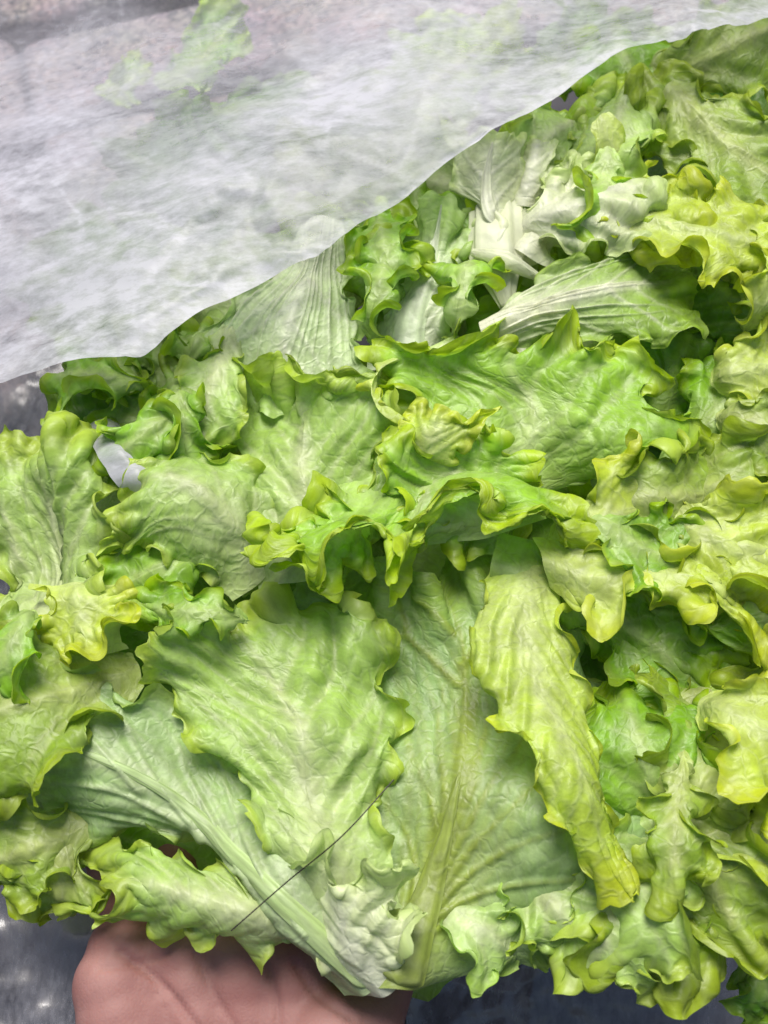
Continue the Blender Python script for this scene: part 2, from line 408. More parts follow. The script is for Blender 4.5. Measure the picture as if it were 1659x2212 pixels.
    ribm = np.exp(-(X / (ribw * 10 * (1.15 - t) * .42 + .05)) ** 2) * sstep(1.05, .55, t)
    puff = 1 - np.exp(-(dist / .38) ** 1.4)
    disp = bull * env * (.22 * puff * np.clip(.6 + lowf, .2, 2) + .10 * dome * np.clip(lowf * 1.5, 0, 2) + .035 * dome2 - .1) + rib * .28 * ribm * (1.1 - t) + .06 * latw * lat * sstep(.0, .2, t) + .19 * vmain
    fanv = 0
    if fan:
        fph = s * fan + .55 * np.sin(s * 5 + off[0]) + .45 * np.sin(s * 11 + off[1]) + (.35 * np.sin(t * 4 + off[1] + s * 3) + .2 * np.sin(t * 9 + s * 8)) * sstep(0, .6, t)
        wv = .14 + .10 * np.sin(np.round(fph) * 2.3 + off[0])
        fanv = np.exp(-((fph - np.round(fph)) / np.maximum(wv, .09)) ** 2) * sstep(1.05, .35, t) * (.6 + .4 * np.sin(np.round(fph) * 4.1 + off[1]))
        disp = disp + fanamp * fanv * (.35 + .65 * sstep(0, .4, t))
    ws2 = sstep(1 - mw, 1, np.abs(s)) * sstep(.0, .22, t); wt2 = sstep(1 - mw * .9, 1, t) * top
    crimp = along(1.0, Y, X, s, ws2, wt2)
    we2 = sstep(.35, 1, w) ** 1.3
    disp = disp + crimp * .07 * we2 * (grow > 0)
    P = P + nn * (disp * .01)[..., None]
    # teeth: the outermost rows are drawn in unevenly towards the blade
    if jag > 0:
        tooth = np.clip(.5 + .5 * waves(P, rng, .009), 0, 1) ** 1.5
        for ax_, sgn in ((1, 1), (1, -1), (0, -1)):
            k = 4
            A = P if ax_ == 1 else np.swapaxes(P, 0, 1)
            T_ = tooth if ax_ == 1 else tooth.T
            E = A if sgn == 1 else A[:, ::-1]; T_ = T_ if sgn == 1 else T_[:, ::-1]
            inner = E[:, k].copy(); amt = T_[:, 0] * .75
            for q_ in range(k): E[:, q_] = E[:, q_] + (inner - E[:, q_]) * amt[:, None]
    # own colour of the leaf
    b, md, eg = [np.array(c) for c in PAL[pal]]
    k1 = sstep(-.05, .75, t * .8 + np.abs(s) * .35 + .07 * np.sin(X * 1.3 + off[0]) * np.sin(Y * 1.1))[..., None]
    col = b * (1 - k1) + md * k1
    ve = np.clip(ribm * .9 + .9 * vmain + lat * (.30 + .16 * latw) * sstep(0, .2, t) + (1 - sstep(0, .10, f2 - f1)) * .08 * env + (fanv * .7 if fan else 0), 0, 1)[..., None]
    vc = np.array(veincol) if veincol else b * .9 + np.array((.05, .05, .04))
    col = col * (1 - ve) + vc * ve
    we = (sstep(.35, 1, w) * .65)[..., None]
    col = col * (1 - we) + eg * we
    o = link(name, grid_mesh(name, P, X + off[0], Y + off[1], col), LEAF, parent)
    if label: o['label'] = label
    if midrib:
        # raised rib: flattened tapering rod that runs up the middle of the blade
        r0, tip, mc = midrib
        q = int(n2 * tip); ax = P[:q, m2 // 2] ; nx = nn[:q, m2 // 2]
        ker = np.ones(9) / 9
        pad = lambda A: np.stack([np.convolve(np.pad(A[:, k], 4, 'edge'), ker, 'valid') for k in range(3)], 1)
        ax = pad(ax); nx = pad(nx); tg = np.gradient(ax, axis=0); tg /= np.linalg.norm(tg, axis=1, keepdims=True)
        bx = np.cross(tg, nx); bx /= np.linalg.norm(bx, axis=1, keepdims=True)
        f = np.linspace(0, 1, q); rr = r0 * .01 * ((1 - f) ** .9 * .95 + .05) * np.sqrt(sstep(-.004, .05, f))
        th = np.linspace(0, 2 * math.pi, 25)
        groove = 1 + .06 * np.cos(th * 7) + .04 * np.cos(th * 11 + 1)
        T = ax[:, None] + bx[:, None] * (np.cos(th) * groove)[None, :, None] * rr[:, None, None] + nx[:, None] * ((np.sin(th) * groove * .5)[None, :, None] * rr[:, None, None] - (rr * .2)[:, None, None])
        tc = np.array(mc)[None, None] * (1 - f[:, None, None]) + (vc if veincol else b * .8 + md * .2)[None, None] * f[:, None, None] + np.zeros(T.shape)
        tc = tc * (1 + .10 * np.cos(th * 7))[None, :, None]
        ux = np.linspace(0, 2, 25)[None] * np.ones((q, 1)); uy = np.linspace(0, 12, q)[:, None] * np.ones((1, 25))
        mr = link('midrib', grid_mesh('midrib', T, ux, uy * .3, tc), LEAF); mr.parent = o
    return o

def gen(parent, px, py, ang, ln, wd, h, pal='green', arch=.8, cup=-.1, **kw):
    """a leaf lying about (px,py), tip towards ang (degrees, 90 = away from the hand), ln x wd in pixels of the photo"""
    a = R(ang); ux, uy = math.cos(a), -math.sin(a); vx, vy = -uy, ux
    rows = []
    for tt, ww in ((0, .22), (.25, .62), (.5, .95), (.75, 1.0), (1, .62)):
        d = (tt - .5) * ln; hh = h + arch * math.sin(tt * math.pi) 
        r = []
        for sg in (-1, -.5, 0, .5, 1):
            back = -.18 * ln * (abs(sg) ** 2) * (tt > .7)
            r.append((px + ux * (d + back) - vx * sg * ww * wd / 2, py + uy * (d + back) - vy * sg * ww * wd / 2, hh - cup * sg * sg))
        rows.append(r)
    kw.setdefault('nt', 44); kw.setdefault('ns', 40); kw.setdefault('grow', 1.0); kw.setdefault('mw', .30); kw.setdefault('lam', 2.5); kw.setdefault('ruf', .55); kw.setdefault('iters', 70)
    return leaf(parent, rows, pal, **kw)

# ================================================================ setting
bm = bmesh.new()
S = 30
for x, y in ((-S, -S), (S, -S), (S, S), (-S, S)): bm.verts.new((x, y, 0))
bm.faces.new(bm.verts); me = bpy.data.meshes.new('ground'); bm.to_mesh(me); bm.free()
ground = tag(link('ground', me, GROUND), kind='structure')
def slab(pts, z0, z1):
    bm = bmesh.new()
    lo = [bm.verts.new((*on_ground(*p, z1)[:2], z0)) for p in pts]; hi = [bm.verts.new((*on_ground(*p, z1)[:2], z1)) for p in pts]
    bm.faces.new(hi); bm.faces.new(lo[::-1])
    for i in range(len(pts)): bm.faces.new((lo[i], lo[(i+1) % len(pts)], hi[(i+1) % len(pts)], hi[i]))
    bmesh.ops.recalc_face_normals(bm, faces=bm.faces)
    bmesh.ops.bevel(bm, geom=bm.edges[:], offset=.011, segments=5, affect='EDGES', profile=.6)
    me = bpy.data.meshes.new('paving_stone'); bm.to_mesh(me); bm.free()
    for p in me.polygons: p.use_smooth = True
    o = link('paving_stone', me, STONE); o.parent = ground
    return o
slab([(40, 85), (900, -110), (960, 60), (520, 150), (75, 255)], -.01, .030)
slab([(-420, -30), (25, 75), (62, 262), (-40, 330), (-460, 300)], -.01, .034)
slab([(-420, -330), (900, -420), (890, -150), (30, 50), (-410, -60)], -.01, .026)
slab([(-460, 330), (-10, 350), (180, 640), (-40, 980), (-480, 900)], -.01, .022)
slab([(80, 285), (560, 175), (1000, 80), (1000, 330), (560, 420), (200, 600)], -.01, .020)
slab([(920, -130), (1900, -300), (1950, 60), (1000, 60)], -.01, .024)

# ================================================================ lettuces
GRP = 'lettuces heaped in the open plastic bag'
def head(px, py, h, label): return empty('lettuce_head', at(px, py, h), label, 'lettuce', GRP)

# --- front head lying on the hand
H1 = head(850, 2120, 0, 'large pale lettuce resting on the open palm, nearest the camera')
# filling leaves underneath
for (x, y, a, l, w_, h, p) in ((900, 1750, 80, 800, 900, -2.6, 'green'), (400, 1650, 130, 800, 700, -2.8, 'green'), (500, 1350, 100, 700, 800, -2.0, 'dark')):
    gen(H1, x, y, a, l, w_, h, p, arch=.6, grow=.6)
leaf(H1, [[(770, 2130, .2), (852, 2135, 1.0), (960, 2120, .2)],
          [(700, 2050, .2), (885, 2030, 1.2), (1110, 2085, 0)],
          [(650, 1920, -.6), (922, 1910, 1.1), (1240, 2060, -.2)],
          [(620, 1720, -1.0), (962, 1750, 1.0), (1420, 1940, -.4)],
          [(600, 1520, -1.0), (992, 1580, .8), (1440, 1680, -.4)],
          [(600, 1360, -.4), (985, 1400, .8), (1330, 1450, 0)],
          [(720, 1240, .5), (950, 1190, .8), (1180, 1230, .4)]], 'fan', grow=.55, mw=.22, rib=.9, ribw=.2, bull=.75, nt=72, ns=64, seed=11, jag=.8, slope=3.4, latw=.5, vs=1.6, vclus=1.25, und=.9, midrib=(.72, .5, (.38, .47, .11)), veincol=(.36, .46, .09),
     veins=[[(890, 2020), (935, 1880), (945, 1780), (900, 1650), (870, 1590)], [(900, 2000), (945, 1860), (965, 1740), (945, 1600), (960, 1480)],
            [(910, 1990), (955, 1850), (990, 1700), (1005, 1550), (1000, 1400), (960, 1250)], [(915, 1990), (965, 1850), (1020, 1700), (1050, 1560), (1050, 1450)],
            [(920, 1985), (980, 1850), (1060, 1700), (1130, 1600), (1170, 1540)], [(925, 1985), (990, 1870), (1080, 1770), (1180, 1680), (1250, 1640)],
            [(925, 1990), (1000, 1900), (1110, 1830), (1230, 1790), (1330, 1770)], [(920, 2000), (1010, 1940), (1130, 1910), (1270, 1900), (1380, 1910)],
            [(905, 2030), (1000, 1990), (1120, 1990), (1240, 2010)], [(880, 2040), (900, 1900), (880, 1800), (800, 1700)],
            [(990, 1480), (880, 1380), (760, 1340), (560, 1370)], [(980, 1370), (900, 1290), (800, 1260)], [(1000, 1440), (1080, 1330), (1150, 1270)], [(880, 1380), (850, 1290), (780, 1230)]])
leaf(H1, [[(740, 2150, 0), (800, 2140, .6), (850, 2080, .2)],
          [(590, 1990, .3), (650, 2020, 1.1), (740, 1880, .6)],
          [(470, 1905, .4), (515, 1885, 1.2), (640, 1740, .9)],
          [(320, 1840, .3), (375, 1765, 1.1), (520, 1590, 1.0)],
          [(160, 1800, 0), (215, 1675, .8), (340, 1490, 1.0)],
          [(10, 1770, -.4), (20, 1600, .5), (130, 1420, 1.0)],
          [(-120, 1710, -.8), (-130, 1560, 0), (-90, 1440, .4)]], 'rib', grow=.5, mw=.22, rib=.6, ribw=.14, bull=.7, nt=72, ns=54, seed=12, veins=[[(660, 2020), (560, 1870), (500, 1740), (470, 1620)], [(560, 1930), (470, 1790), (400, 1660), (370, 1540)], [(440, 1810), (330, 1680), (270, 1560), (240, 1470)], [(300, 1710), (200, 1600), (120, 1500)], [(520, 1880), (380, 1800), (230, 1760), (60, 1740)], [(400, 1780), (250, 1710), (80, 1680)]],
     slope=2.6, latw=.8, vs=1.6, midrib=(.42, .85, (.55, .70, .30)))
leaf(H1, [[(650, 2030, .3), (660, 2010, .5), (640, 1960, .6)],
          [(560, 2020, .2), (540, 1985, .8), (500, 1915, .6)],
          [(430, 2030, .2), (400, 1950, .9), (370, 1850, .4)],
          [(310, 2030, .2), (290, 1920, .9), (270, 1825, .2)],
          [(200, 2000, .2), (200, 1930, .6), (185, 1850, .1)]], 'pale', grow=.7, mw=.3, bull=.7, seed=13, jag=1.0)
gen(H1, 110, 1930, 250, 260, 250, -.2, 'olive', grow=1.0, seed=14, jag=.6)
gen(H1, 60, 1830, 200, 300, 250, -.1, 'olive', grow=.9, seed=15)
leaf(H1, [[(640, 1960, 1.0), (740, 1980, 1.4), (870, 1960, 1.0)],
          [(560, 1810, 1.6), (700, 1830, 2.1), (840, 1800, 1.5)],
          [(465, 1670, 1.9), (660, 1690, 2.2), (850, 1690, 1.4)],
          [(385, 1570, 2.0), (640, 1550, 2.3), (890, 1570, 1.5)],
          [(305, 1450, 2.3), (590, 1440, 2.0), (850, 1440, 1.0)],
          [(325, 1360, 2.5), (530, 1350, 1.8), (780, 1340, .2)],
          [(370, 1310, 2.4), (500, 1290, 1.6), (650, 1280, .0)]], 'pale', grow=.4, mw=.16, bull=1.7, cell=1.6, rib=.2, nt=72, ns=60, seed=16, jag=.45, bias=0, und=1.2, lam=2.6)
leaf(H1, [[(790, 2150, .3), (835, 2150, .9), (870, 2120, .8)],
          [(700, 2095, .6), (780, 2070, 1.3), (885, 2030, 1.2)],
          [(625, 2010, .9), (745, 1980, 1.7), (890, 1960, 1.6)],
          [(580, 1920, 1.5), (730, 1910, 2.2), (870, 1900, 2.0)],
          [(590, 1860, 2.2), (720, 1860, 2.8), (850, 1865, 2.6)]], 'cream', grow=.9, mw=.3, bull=1.0, seed=17, jag=.7, lam=2.2, bias=0, rib=.2)
leaf(H1, [[(1080, 1190, .8), (1150, 1180, 1.2), (1230, 1200, 1.0)],
          [(1010, 1330, 2.4), (1110, 1320, 2.3), (1225, 1340, 1.6)],
          [(1005, 1410, 2.9), (1130, 1400, 2.6), (1245, 1420, 1.8)],
          [(1062, 1520, 3.2), (1165, 1500, 2.9), (1270, 1510, 1.9)],
          [(1105, 1620, 3.2), (1205, 1600, 3.1), (1288, 1610, 1.9)],
          [(1180, 1730, 2.9), (1245, 1710, 3.0), (1300, 1715, 1.8)],
          [(1228, 1825, 2.4), (1275, 1815, 2.5), (1316, 1815, 1.6)],
          [(1312, 1925, 1.8), (1320, 1930, 1.9), (1330, 1925, 1.7)]], 'lime', grow=.5, mw=.16, bull=.9, rib=.2, seed=23, jag=.5, bias=0, und=.5, slope=2.2, lam=2.8)
gen(H1, 1060, 2020, 330, 320, 220, .2, 'mint', seed=20, grow=.6, jag=.6)
gen(H1, 1200, 1960, 310, 260, 260, .3, 'pale', seed=21, grow=.7, jag=.6)

# --- middle lettuce with the scalloped bright margin
H2 = head(1000, 1150, 0, 'bright green lettuce with scalloped yellow edges at the centre of the heap')
gen(H2, 900, 1050, 90, 600, 800, -1.8, 'bright', grow=.6, seed=28)
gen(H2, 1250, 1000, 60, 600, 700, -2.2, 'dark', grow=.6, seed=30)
gen(H2, 400, 1080, 120, 600, 600, -2.8, 'green', grow=.5, seed=29)
leaf(H2, [[(560, 1280, .8), (620, 1260, 1.2), (720, 1250, 1.0)],
          [(540, 1130, .9), (660, 1130, 1.7), (800, 1130, 1.7)],
          [(475, 1010, .9), (640, 1000, 2.0), (850, 1000, 1.9)],
          [(425, 930, .9), (640, 900, 2.3), (870, 910, 2.2)],
          [(485, 840, 1.2), (640, 830, 2.2), (840, 830, 2.2)],
          [(490, 770, 2.0), (610, 800, 2.5), (730, 800, 2.4)]], 'pale', grow=.6, mw=.25, bull=1.1, cell=1.5, nt=64, ns=56, seed=31, jag=.5)
leaf(H2, [[(880, 1100, 1.2), (1080, 1080, 1.2), (1200, 1060, .8)],
          [(870, 980, 1.6), (1120, 970, 1.2), (1400, 1000, 1.2)],
          [(860, 880, 2.2), (1130, 880, 1.4), (1510, 940, 1.8)],
          [(800, 790, 2.5), (1080, 790, 1.9), (1440, 830, 2.2)],
          [(900, 730, 2.7), (1150, 700, 2.5), (1350, 735, 2.4)]], 'bright', grow=.6, bull=1.0, nt=64, ns=72, seed=32, jag=1.0, rib=.8, lam=3.2, und=1.0, mw=.2)
leaf(H2, [[(850, 1000, 2.0), (870, 1060, 2.0), (880, 1130, 1.8)],
          [(720, 1080, 2.6), (765, 1130, 2.6), (800, 1200, 2.4)],
          [(640, 1130, 2.6), (670, 1180, 2.7), (720, 1245, 2.6)],
          [(575, 1150, 2.2), (585, 1190, 2.4), (600, 1240, 2.2)]], 'bright', grow=1.0, mw=.4, seed=33, jag=.9, lam=4.5)
leaf(H2, [[(900, 1180, 1.6), (1050, 1160, 1.6), (1180, 1120, 1.4)],
          [(840, 1120, 2.4), (1010, 1070, 2.0), (1160, 1040, 1.8)],
          [(790, 1030, 2.8), (950, 990, 2.4), (1130, 980, 2.2)],
          [(850, 950, 2.8), (940, 920, 2.7), (1040, 930, 2.4)]], 'bright', grow=.8, mw=.3, seed=34, jag=.7, lam=3.0)
leaf(H2, [[(1050, 1060, 1.4), (1100, 1120, 1.4), (1080, 1200, 1.2)],
          [(960, 1070, 2.2), (980, 1130, 2.4), (970, 1190, 2.0)],
          [(860, 1090, 2.6), (850, 1150, 3.0), (860, 1230, 2.6)]], 'bright', grow=1.0, mw=.4, seed=35, jag=.9, lam=4.5)
leaf(H2, [[(740, 1040, 1.4), (800, 1030, 1.6), (860, 1010, 1.6), (930, 1000, 1.6), (1000, 1000, 1.6), (1080, 1010, 1.4), (1150, 1020, 1.2)],
          [(650, 1100, 1.9), (730, 1100, 2.4), (810, 1080, 2.7), (910, 1050, 2.2), (1010, 1040, 2.2), (1110, 1050, 2.0), (1200, 1080, 1.7)],
          [(590, 1150, 2.4), (690, 1170, 3.1), (790, 1140, 3.4), (890, 1090, 2.8), (1000, 1070, 2.9), (1120, 1090, 2.8), (1240, 1120, 2.2)],
          [(565, 1190, 2.4), (690, 1240, 3.4), (800, 1190, 3.8), (855, 1235, 4.0), (930, 1135, 3.4), (1060, 1140, 3.2), (1270, 1180, 2.4)]],
     'bright', grow=.65, mw=.32, seed=36, ns=84, nt=52, jag=.8, lam=4.0, bull=.9, rib=0, slope=1.6)
# curled lip round a hollow, and the folded tongue below it
leaf(H2, [[(890, 790, 1.6), (860, 775, 2.6), (830, 770, 2.4)],
          [(850, 800, 1.6), (820, 800, 3.0), (790, 800, 2.8)],
          [(850, 850, 1.6), (815, 855, 3.2), (780, 850, 2.8)],
          [(890, 880, 1.6), (870, 905, 3.3), (850, 930, 2.8)],
          [(940, 890, 1.5), (930, 910, 2.8), (930, 940, 2.4)]], 'lime', grow=.5, mw=.4, seed=37, bull=.2, rib=0, bias=0, und=.3)
leaf(H2, [[(860, 980, 2.0), (900, 1000, 2.4), (950, 1010, 2.0)],
          [(870, 930, 2.8), (930, 940, 3.2), (990, 960, 2.6)],
          [(910, 890, 2.8), (960, 890, 3.0), (1010, 910, 2.4)]], 'lime', grow=.8, mw=.4, seed=38, bull=.3, rib=0, bias=0, lam=4.5)
leaf(H2, [[(600, 1160, .6), (570, 1250, .8), (500, 1300, .6)],
          [(570, 1050, .7), (470, 1150, 1.4), (400, 1235, .8)],
          [(450, 1000, .8), (375, 1090, 1.5), (310, 1185, 1.0)],
          [(280, 1030, .9), (255, 1110, 1.3), (235, 1180, 1.2)]], 'pale', grow=.6, mw=.3, seed=39, bull=.9)
gen(H2, 350, 1230, 200, 300, 200, .4, 'green', seed=40)
gen(H2, 400, 1320, 170, 260, 130, 1.6, 'green', seed=41, grow=1.2)

# --- left lettuce
H3 = head(100, 1420, 0, 'pale wrinkled lettuce leaning in at the left edge over the clear plastic')
leaf(H3, [[(-60, 1420, .4), (110, 1440, 1.2), (280, 1400, 1.0)],
          [(-80, 1250, .6), (110, 1260, 1.8), (245, 1250, 1.2)],
          [(-80, 1100, .6), (110, 1100, 1.8), (255, 1110, 1.2)],
          [(-60, 980, .6), (110, 970, 1.8), (240, 990, 1.2)],
          [(0, 920, .6), (110, 890, 1.4), (210, 920, 1.0)]], 'pale', grow=.5, mw=.3, bull=1.2, cell=1.6, nt=64, ns=54, seed=51, fan=3, fanamp=.25, und=2.0, slope=1.8)
leaf(H3, [[(60, 1260, 1.4), (170, 1270, 1.5), (270, 1260, 1.2)],
          [(70, 1330, 1.8), (180, 1340, 1.8), (290, 1320, 1.6)],
          [(90, 1400, 2.2), (190, 1410, 2.4), (290, 1370, 2.2)]], 'yellow', grow=.9, mw=.4, seed=52, bull=.6)
gen(H3, 20, 1420, 240, 200, 180, 1.4, 'green', seed=53)
gen(H3, 100, 1520, 200, 420, 360, .6, 'olive', seed=54, grow=.6)

# --- right frilly lettuce
H4 = head(1250, 1350, 0, 'yellow-green lettuce with a long frilled edge right of centre')
gen(H4, 1400, 1350, 330, 700, 600, -1.2, 'dark', grow=.6, seed=60)
leaf(H4, [[(1080, 1150, 1.6), (1060, 1220, 1.6), (1060, 1290, 1.2)],
          [(1280, 1200, 1.4), (1250, 1290, 1.6), (1230, 1400, .6)],
          [(1460, 1310, 1.2), (1420, 1400, 1.2), (1380, 1490, .2)],
          [(1640, 1450, .8), (1590, 1530, .8), (1540, 1600, .0)]], 'green', grow=.8, mw=.3, seed=61, bull=1.1)
leaf(H4, [[(1150, 1160, 2.0), (1180, 1220, 2.0), (1190, 1270, 1.8)],
          [(1280, 1170, 2.0), (1280, 1260, 2.4), (1280, 1345, 2.4)],
          [(1420, 1180, 1.8), (1420, 1260, 2.2), (1420, 1320, 2.4)],
          [(1560, 1250, 1.6), (1560, 1320, 1.9), (1580, 1390, 2.2)],
          [(1690, 1400, 1.2), (1660, 1440, 1.5), (1630, 1520, 1.6)]], 'yellow', grow=1.2, mw=.45, seed=62, ns=50, nt=72, jag=.7)
gen(H4, 1410, 1540, 200, 330, 240, .3, 'olive', seed=63, grow=.6)
gen(H4, 1430, 1400, 320, 420, 260, .3, 'green', seed=64, grow=.6)
for i, (x, y, a, l, w_, h) in enumerate(((1330, 1120, 20, 260, 200, 1.4), (1460, 1070, 10, 320, 200, 1.4), (1400, 1180, 340, 300, 180, 1.9), (1560, 1180, 330, 280, 240, 1.5), (1580, 1060, 350, 280, 240, 1.0), (1630, 1290, 300, 260, 240, 1.4), (1640, 1180, 350, 200, 220, 1.9))):
    gen(H4, x, y, a, l * 1.1, w_ * 1.25, h, ('yellow', 'olive', 'green')[i % 3], grow=1.1, seed=65 + i)

# --- lower right lettuce
H5 = head(1500, 1950, -1, 'loose-leaved lettuce with curling ends at the lower right corner')
gen(H5, 1500, 1700, 100, 560, 600, -1.2, 'dark', grow=.6, seed=80)
for i, (x, y, a, l, w_, h, p) in enumerate(((1400, 1680, 110, 360, 300, .3, 'green'), (1560, 1620, 60, 330, 330, .6, 'olive'), (1620, 1780, 20, 330, 260, 1.0, 'yellow'), (1460, 1790, 265, 280, 110, 1.8, 'olive'),
        (1540, 1900, 300, 330, 260, .8, 'olive'), (1430, 1960, 265, 260, 230, .2, 'olive'), (1310, 1990, 250, 220, 200, .1, 'pale'), (1600, 1930, 310, 220, 220, .2, 'green'), (1380, 1900, 230, 330, 260, .6, 'pale'), (1650, 1600, 330, 260, 240, 1.4, 'yellow'), (1640, 2120, 300, 130, 120, -1.5, 'dark'))):
    gen(H5, x, y, a, l * 1.15, w_ * 1.3, h, p, grow=.7, seed=81 + i, jag=.8)

# --- pleated leaf
H6 = head(690, 490, 0, 'mint lettuce leaf with fanned pleats coming out from under the bag')
leaf(H6, [[(650, 490, 1.0), (690, 470, 1.3), (740, 480, 1.0)],
          [(570, 610, .8), (655, 600, 1.5), (770, 600, .8)],
          [(470, 700, .6), (620, 700, 1.5), (785, 700, .8)],
          [(410, 800, .4), (590, 820, 1.2), (795, 800, .6)],
          [(400, 900, .2), (590, 920, .8), (795, 880, .2)]], 'milk', grow=.3, mw=.2, fan=7, fanamp=.22, bull=.2, rib=.6, seed=101, ns=64)
gen(H6, 450, 850, 250, 300, 180, .8, 'pale', seed=102, grow=.6)

# --- small frilly one at the left
H7 = head(320, 900, -.5, 'small tightly frilled dark green lettuce left of the pleated leaf')
gen(H7, 330, 870, 160, 400, 380, -1.4, 'dark', grow=.6, seed=110)
for i, (x, y, a, l, w_, h) in enumerate(((260, 800, 140, 190, 150, .2), (350, 760, 100, 190, 170, .2), (420, 740, 70, 150, 150, .3), (390, 850, 120, 190, 170, .6), (280, 890, 190, 200, 160, .5), (330, 950, 220, 200, 140, .7), (400, 930, 280, 180, 140, .6), (230, 840, 170, 150, 130, .1))):
    gen(H7, x, y, a, l, w_, h, 'green', grow=1.6, seed=111 + i, nt=40, ns=36, lam=1.8)

# --- centre small head
H8 = head(880, 760, 0, 'small frilly lettuce with a pale rib between the pleated leaf and the white core')
gen(H8, 900, 600, 90, 460, 360, -1.0, 'green', grow=.7, seed=120)
leaf(H8, [[(790, 800, .6), (865, 800, 1.0), (960, 800, .6)],
          [(795, 690, .8), (885, 680, 1.2), (990, 680, .7)],
          [(840, 570, .8), (925, 570, 1.2), (1010, 580, .7)],
          [(890, 470, .7), (945, 450, 1.0), (1010, 470, .5)]], 'milk', grow=.9, mw=.4, rib=.6, ribw=.2, bull=.5, seed=121, midrib=(.75, .95, (.72, .82, .60)))
gen(H8, 830, 540, 100, 240, 150, .9, 'green', grow=1.5, seed=122, lam=1.8)
gen(H8, 1000, 640, 80, 230, 130, .8, 'bright', grow=1.5, seed=123, lam=1.8)
gen(H8, 820, 640, 80, 200, 130, .8, 'green', grow=1.5, seed=124, lam=1.8)
leaf(H8, [[(870, 800, 1.4), (885, 825, 1.7), (900, 850, 1.3)],
          [(920, 755, 1.6), (945, 790, 2.1), (970, 815, 1.5)],
          [(985, 735, 1.5), (1005, 765, 1.9), (1020, 790, 1.4)]], 'white', grow=.0, mw=.2, bull=.1, rib=.4, seed=125, jag=0, top=0, nt=30, ns=24, label='curled white stalk')

# --- white core head
H9 = head(1090, 560, 0, 'lettuce showing its white cut core and thick stalks, beside the bag edge')
gen(H9, 1180, 480, 60, 500, 420, -.9, 'green', grow=.6, seed=130)
gen(H9, 1200, 760, 20, 600, 400, -1.2, 'green', grow=.5, seed=129)
gen(H9, 1000, 760, 90, 500, 420, -1.4, 'green', grow=.5, seed=128)
leaf(H9, [[(1060, 690, 1.6), (1040, 720, 2.2), (1070, 770, 1.6)],
          [(1180, 585, 1.8), (1165, 665, 2.5), (1190, 750, 1.7)],
          [(1330, 545, 1.2), (1310, 640, 1.9), (1340, 750, 1.2)],
          [(1480, 510, .2), (1500, 620, .6), (1470, 740, .4)]], 'fade', grow=.3, mw=.25, fan=6, fanamp=.16, rib=1.0, bull=.5, seed=131, ns=60)
leaf(H9, [[(1040, 700, 1.4), (1080, 690, 1.8), (1130, 690, 1.4)],
          [(1060, 750, 1.5), (1120, 740, 1.9), (1190, 740, 1.4)],
          [(1090, 810, 1.2), (1150, 810, 1.5), (1200, 790, 1.0)]], 'cream', grow=.1, mw=.2, bull=.2, rib=.6, seed=132, nt=36, ns=30)
leaf(H9, [[(1030, 560, .4), (1090, 590, .8), (1160, 570, .4)],
          [(1015, 470, 1.2), (1075, 480, 2.0), (1150, 480, 1.2)],
          [(985, 400, 1.0), (1045, 400, 1.7), (1130, 410, 1.0)],
          [(1000, 325, .6), (1050, 310, 1.1), (1100, 330, .5)]], 'cream', grow=.2, mw=.2, bull=.5, rib=.8, ribw=.2, seed=133, midrib=(.6, .9, (.82, .85, .68)))
leaf(H9, [[(1090, 520, 1.0), (1130, 555, 1.4), (1190, 580, 1.0)],
          [(1150, 410, 1.2), (1195, 460, 1.8), (1260, 500, 1.2)],
          [(1210, 320, .8), (1270, 370, 1.3), (1320, 430, .8)]], 'cream', grow=.5, mw=.3, bull=1.0, seed=134)
leaf(H9, [[(1100, 440, .8), (1130, 450, 1.0), (1170, 440, .8)],
          [(1110, 340, 1.0), (1150, 350, 1.4), (1190, 350, 1.0)],
          [(1130, 290, .6), (1160, 280, .8), (1190, 290, .6)]], 'cream', grow=.3, mw=.3, bull=.6, seed=135, nt=36, ns=30)
gen(H9, 1180, 290, 40, 330, 160, .3, 'pale', seed=136, grow=.8)
gen(H9, 1250, 450, 20, 260, 240, 1.0, 'cream', seed=137, grow=.9)
# thick white stalks and the cut end of the core
def stalk(parent, pts, radii, name='stalk', label=None, flat=.7, end=(.58, .66, .36), seed=0):
    rng = np.random.default_rng(900 + seed)
    n = 48; C = cr(np.array([at(*p) for p in pts]), n, 0)
    rr = np.interp(np.linspace(0, 1, n), np.linspace(0, 1, len(radii)), radii) * .01
    tg = np.gradient(C, axis=0); tg /= np.linalg.norm(tg, axis=1, keepdims=True)
    vw = CAM - C.mean(0); vw /= np.linalg.norm(vw)
    bx = np.cross(tg, vw); bx /= np.linalg.norm(bx, axis=1, keepdims=True); nx = np.cross(bx, tg)
    th = np.linspace(0, 2 * math.pi, 33); g = 1 + .07 * np.cos(th * 6 + 1) + .05 * np.cos(th * 9) + .03 * np.cos(th * 3 + 2)
    T = C[:, None] + (bx[:, None] * (np.cos(th) * g)[None, :, None] + nx[:, None] * (np.sin(th) * g * flat)[None, :, None]) * rr[:, None, None]
    T = T + (waves(T, rng, .02) * .0006)[..., None] * nx[:, None]
    T[:, -1] = T[:, 0]
    cap = T[-1].mean(0); rings = np.stack([cap + (T[-1] - cap) * f for f in (.85, .45, .02)])
    T = np.concatenate([T, rings])
    tint = np.ones(T.shape) * np.array((.80, .84, .60)); tint *= (1 + .06 * np.cos(th * 6 + 1))[None, :, None]; tint[-3:] = end
    X = np.linspace(0, 2, 33)[None, :] * np.ones((T.shape[0], 1)); Y = np.linspace(0, 2, T.shape[0])[:, None] * np.ones((1, 33))
    o = link(name, grid_mesh(name, T, X, Y, tint), LEAF, parent)
    if label: o['label'] = label
    return o
